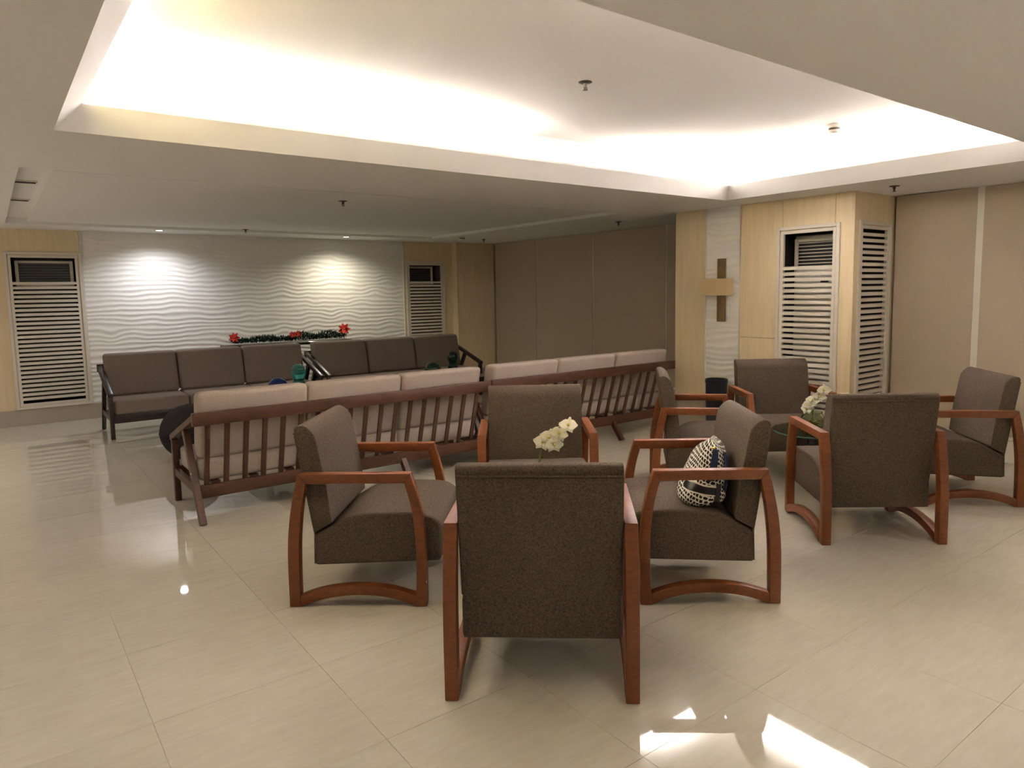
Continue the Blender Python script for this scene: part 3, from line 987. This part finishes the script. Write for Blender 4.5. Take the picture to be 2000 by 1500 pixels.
t = empty('console_table', (3.32, 9.90, 0))
MB().box(-.88, .88, -.13, .13, .79, .83).build('top', 'darkwood', t, .003, 1)
lm = MB().box(-.02, .02, -.02, .02, 0, .79).mesh('leg', 'darkwood')
for sx in (-.84, .84):
    for sy in (-.10, .10): child('leg', lm, t, (sx, sy, 0))
tag(t, 'narrow dark console behind the back row sofas carrying the garland', 'console table')

t = empty('garland', (3.35, 9.88, .834))
b = MB(); b2 = MB()
rr = random.Random(5)
def needle(bb, p, d, ln, w):
    d = Vector(d).normalized()
    s = d.cross(Vector((rr.uniform(-1, 1), rr.uniform(-1, 1), rr.uniform(-1, 1)))).normalized()*w
    n = d.cross(s).normalized()*w*.35
    p = Vector(p)
    s.z = n.z = 0
    bb.add([p, p+d*ln*.5+s, p+d*ln, p+d*ln*.5-s, p+d*ln*.5+n], [(0, 1, 4), (1, 2, 4), (2, 3, 4), (3, 0, 4), (0, 3, 2, 1)])
for k in range(2600):
    x = rr.uniform(-.80, .80)
    hh = .10 + (.05 if x > .05 else .0)*abs(math.sin(x*9)) + .02*math.sin(x*13)
    p = (x, rr.uniform(-.07, .07), rr.uniform(.006, max(.02, hh*.7)))
    d = (rr.uniform(-1, 1), rr.uniform(-1, .6), rr.uniform(.1, 1.3))
    needle(b if rr.random() < .55 else b2, p, d, rr.uniform(.03, .065), rr.uniform(.006, .011))
tag(b.build('foliage', 'leaf', t), kind='stuff')
tag(b2.build('foliage', 'leaf2', t), kind='stuff')
pm = petal_me('petal', .075, .045, .1, 'red')
for (x, z, s) in ((-.78, .10, 1.0), (.0, .10, .7), (.08, .11, .7), (.76, .145, 1.25)):
    fl0 = bpy.data.objects.new('poinsettia', core_me)
    COL.objects.link(fl0); fl0.parent = t; fl0.location = (x, -.07, z); fl0.scale = (s, s, s)
    fl0.rotation_euler = Vector((-.35, -1, .45)).to_track_quat('Z', 'Y').to_euler()
    for k in range(7):
        child('petal', pm, fl0, (0, 0, .002*(k % 2)), (0, -.25 if k % 2 else .05, k*2*math.pi/7))
tag(t, 'green christmas garland with red poinsettias lying on the dark console', 'garland')

# ================================================================== CEILING FITTINGS
def sprinkler(x, y, z, label, drop=1.0):
    t = empty('sprinkler', (x, y, z))
    r = .04
    d = drop
    MB().lathe([(.012, 0), (r, -.001), (r, -.004), (.018, -.009), (.012, -.009)], 24).build('escutcheon', 'steel', t, smooth=True)
    MB().lathe([(.011, -.008), (.011, -.02*d), (.007, -.026*d), (.006, -.034*d), (.0001, -.034*d)], 14).build('body', 'steel', t, smooth=True)
    for s in (-1, 1):
        MB().tube([(s*.009, 0, -.02*d), (s*.014, 0, -.032*d), (s*.004, 0, -.043*d)], .0028, 6).build('frame_arm', 'steel', t, smooth=True)
    MB().lathe([(.0001, -.043*d), (.015, -.044*d), (.015, -.0465*d), (.0001, -.0465*d)], 16).build('deflector', 'steel', t, smooth=True)
    tag(t, label, 'sprinkler', 'fire sprinklers on the ceiling')
sprinkler(2.848, 3.136, TZ, 'fire sprinkler in the middle of the lit ceiling tray')
sprinkler(2.599, 6.104, ZC+.02, 'fire sprinkler on the ceiling panel above the front sofas')
sprinkler(6.09, 6.132, ZC, 'fire sprinkler near the blinds left of the pier')
sprinkler(2.656, 9.32, ZC+.02, 'fire sprinkler near the wave wall between the two downlights')
sprinkler(6.195, 9.192, ZC, 'fire sprinkler in the far corner near the wooden column')
sprinkler(5.967, 2.816, ZC, 'fire sprinkler in front of the right blinds beside the pier')
def detector(x, y, z, label):
    t = empty('smoke_detector', (x, y, z))
    MB().lathe([(.055, 0), (.055, -.018), (.050, -.022)], 28).build('base', 'white', t, smooth=True)
    MB().lathe([(.043, -.02), (.043, -.04), (.0001, -.04)], 28).build('chamber', 'steel', t, smooth=True)
    MB().lathe([(.047, -.036), (.047, -.05), (.03, -.06), (.0001, -.06)], 28).build('cap', 'white', t, smooth=True)
    tag(t, label, 'smoke detector', 'smoke detectors on the ceiling')
detector(5.155, 2.894, TZ, 'white smoke detector in the lit ceiling tray')
detector(5.60, 8.887, ZC, 'white smoke detector above the far corner louvre door')
for k, (y, lab) in enumerate(((6.505, 'dark slot vent in the left ceiling groove, nearer one'), (7.707, 'dark slot vent in the left ceiling groove, farther one'))):
    t = empty('slot_vent', (GX0+.09, y, ZC+.065))
    MB().box(-.085, .06, -.035, .035, -.012, 0).build('plate', 'white', t)
    MB().box(-.08, .05, -.028, -.006, -.016, -.012).build('slot', 'black', t)
    MB().box(-.08, .05, .006, .028, -.016, -.012).build('slot', 'black', t)
    tag(t, lab, 'air vent', 'slot vents in the ceiling groove')
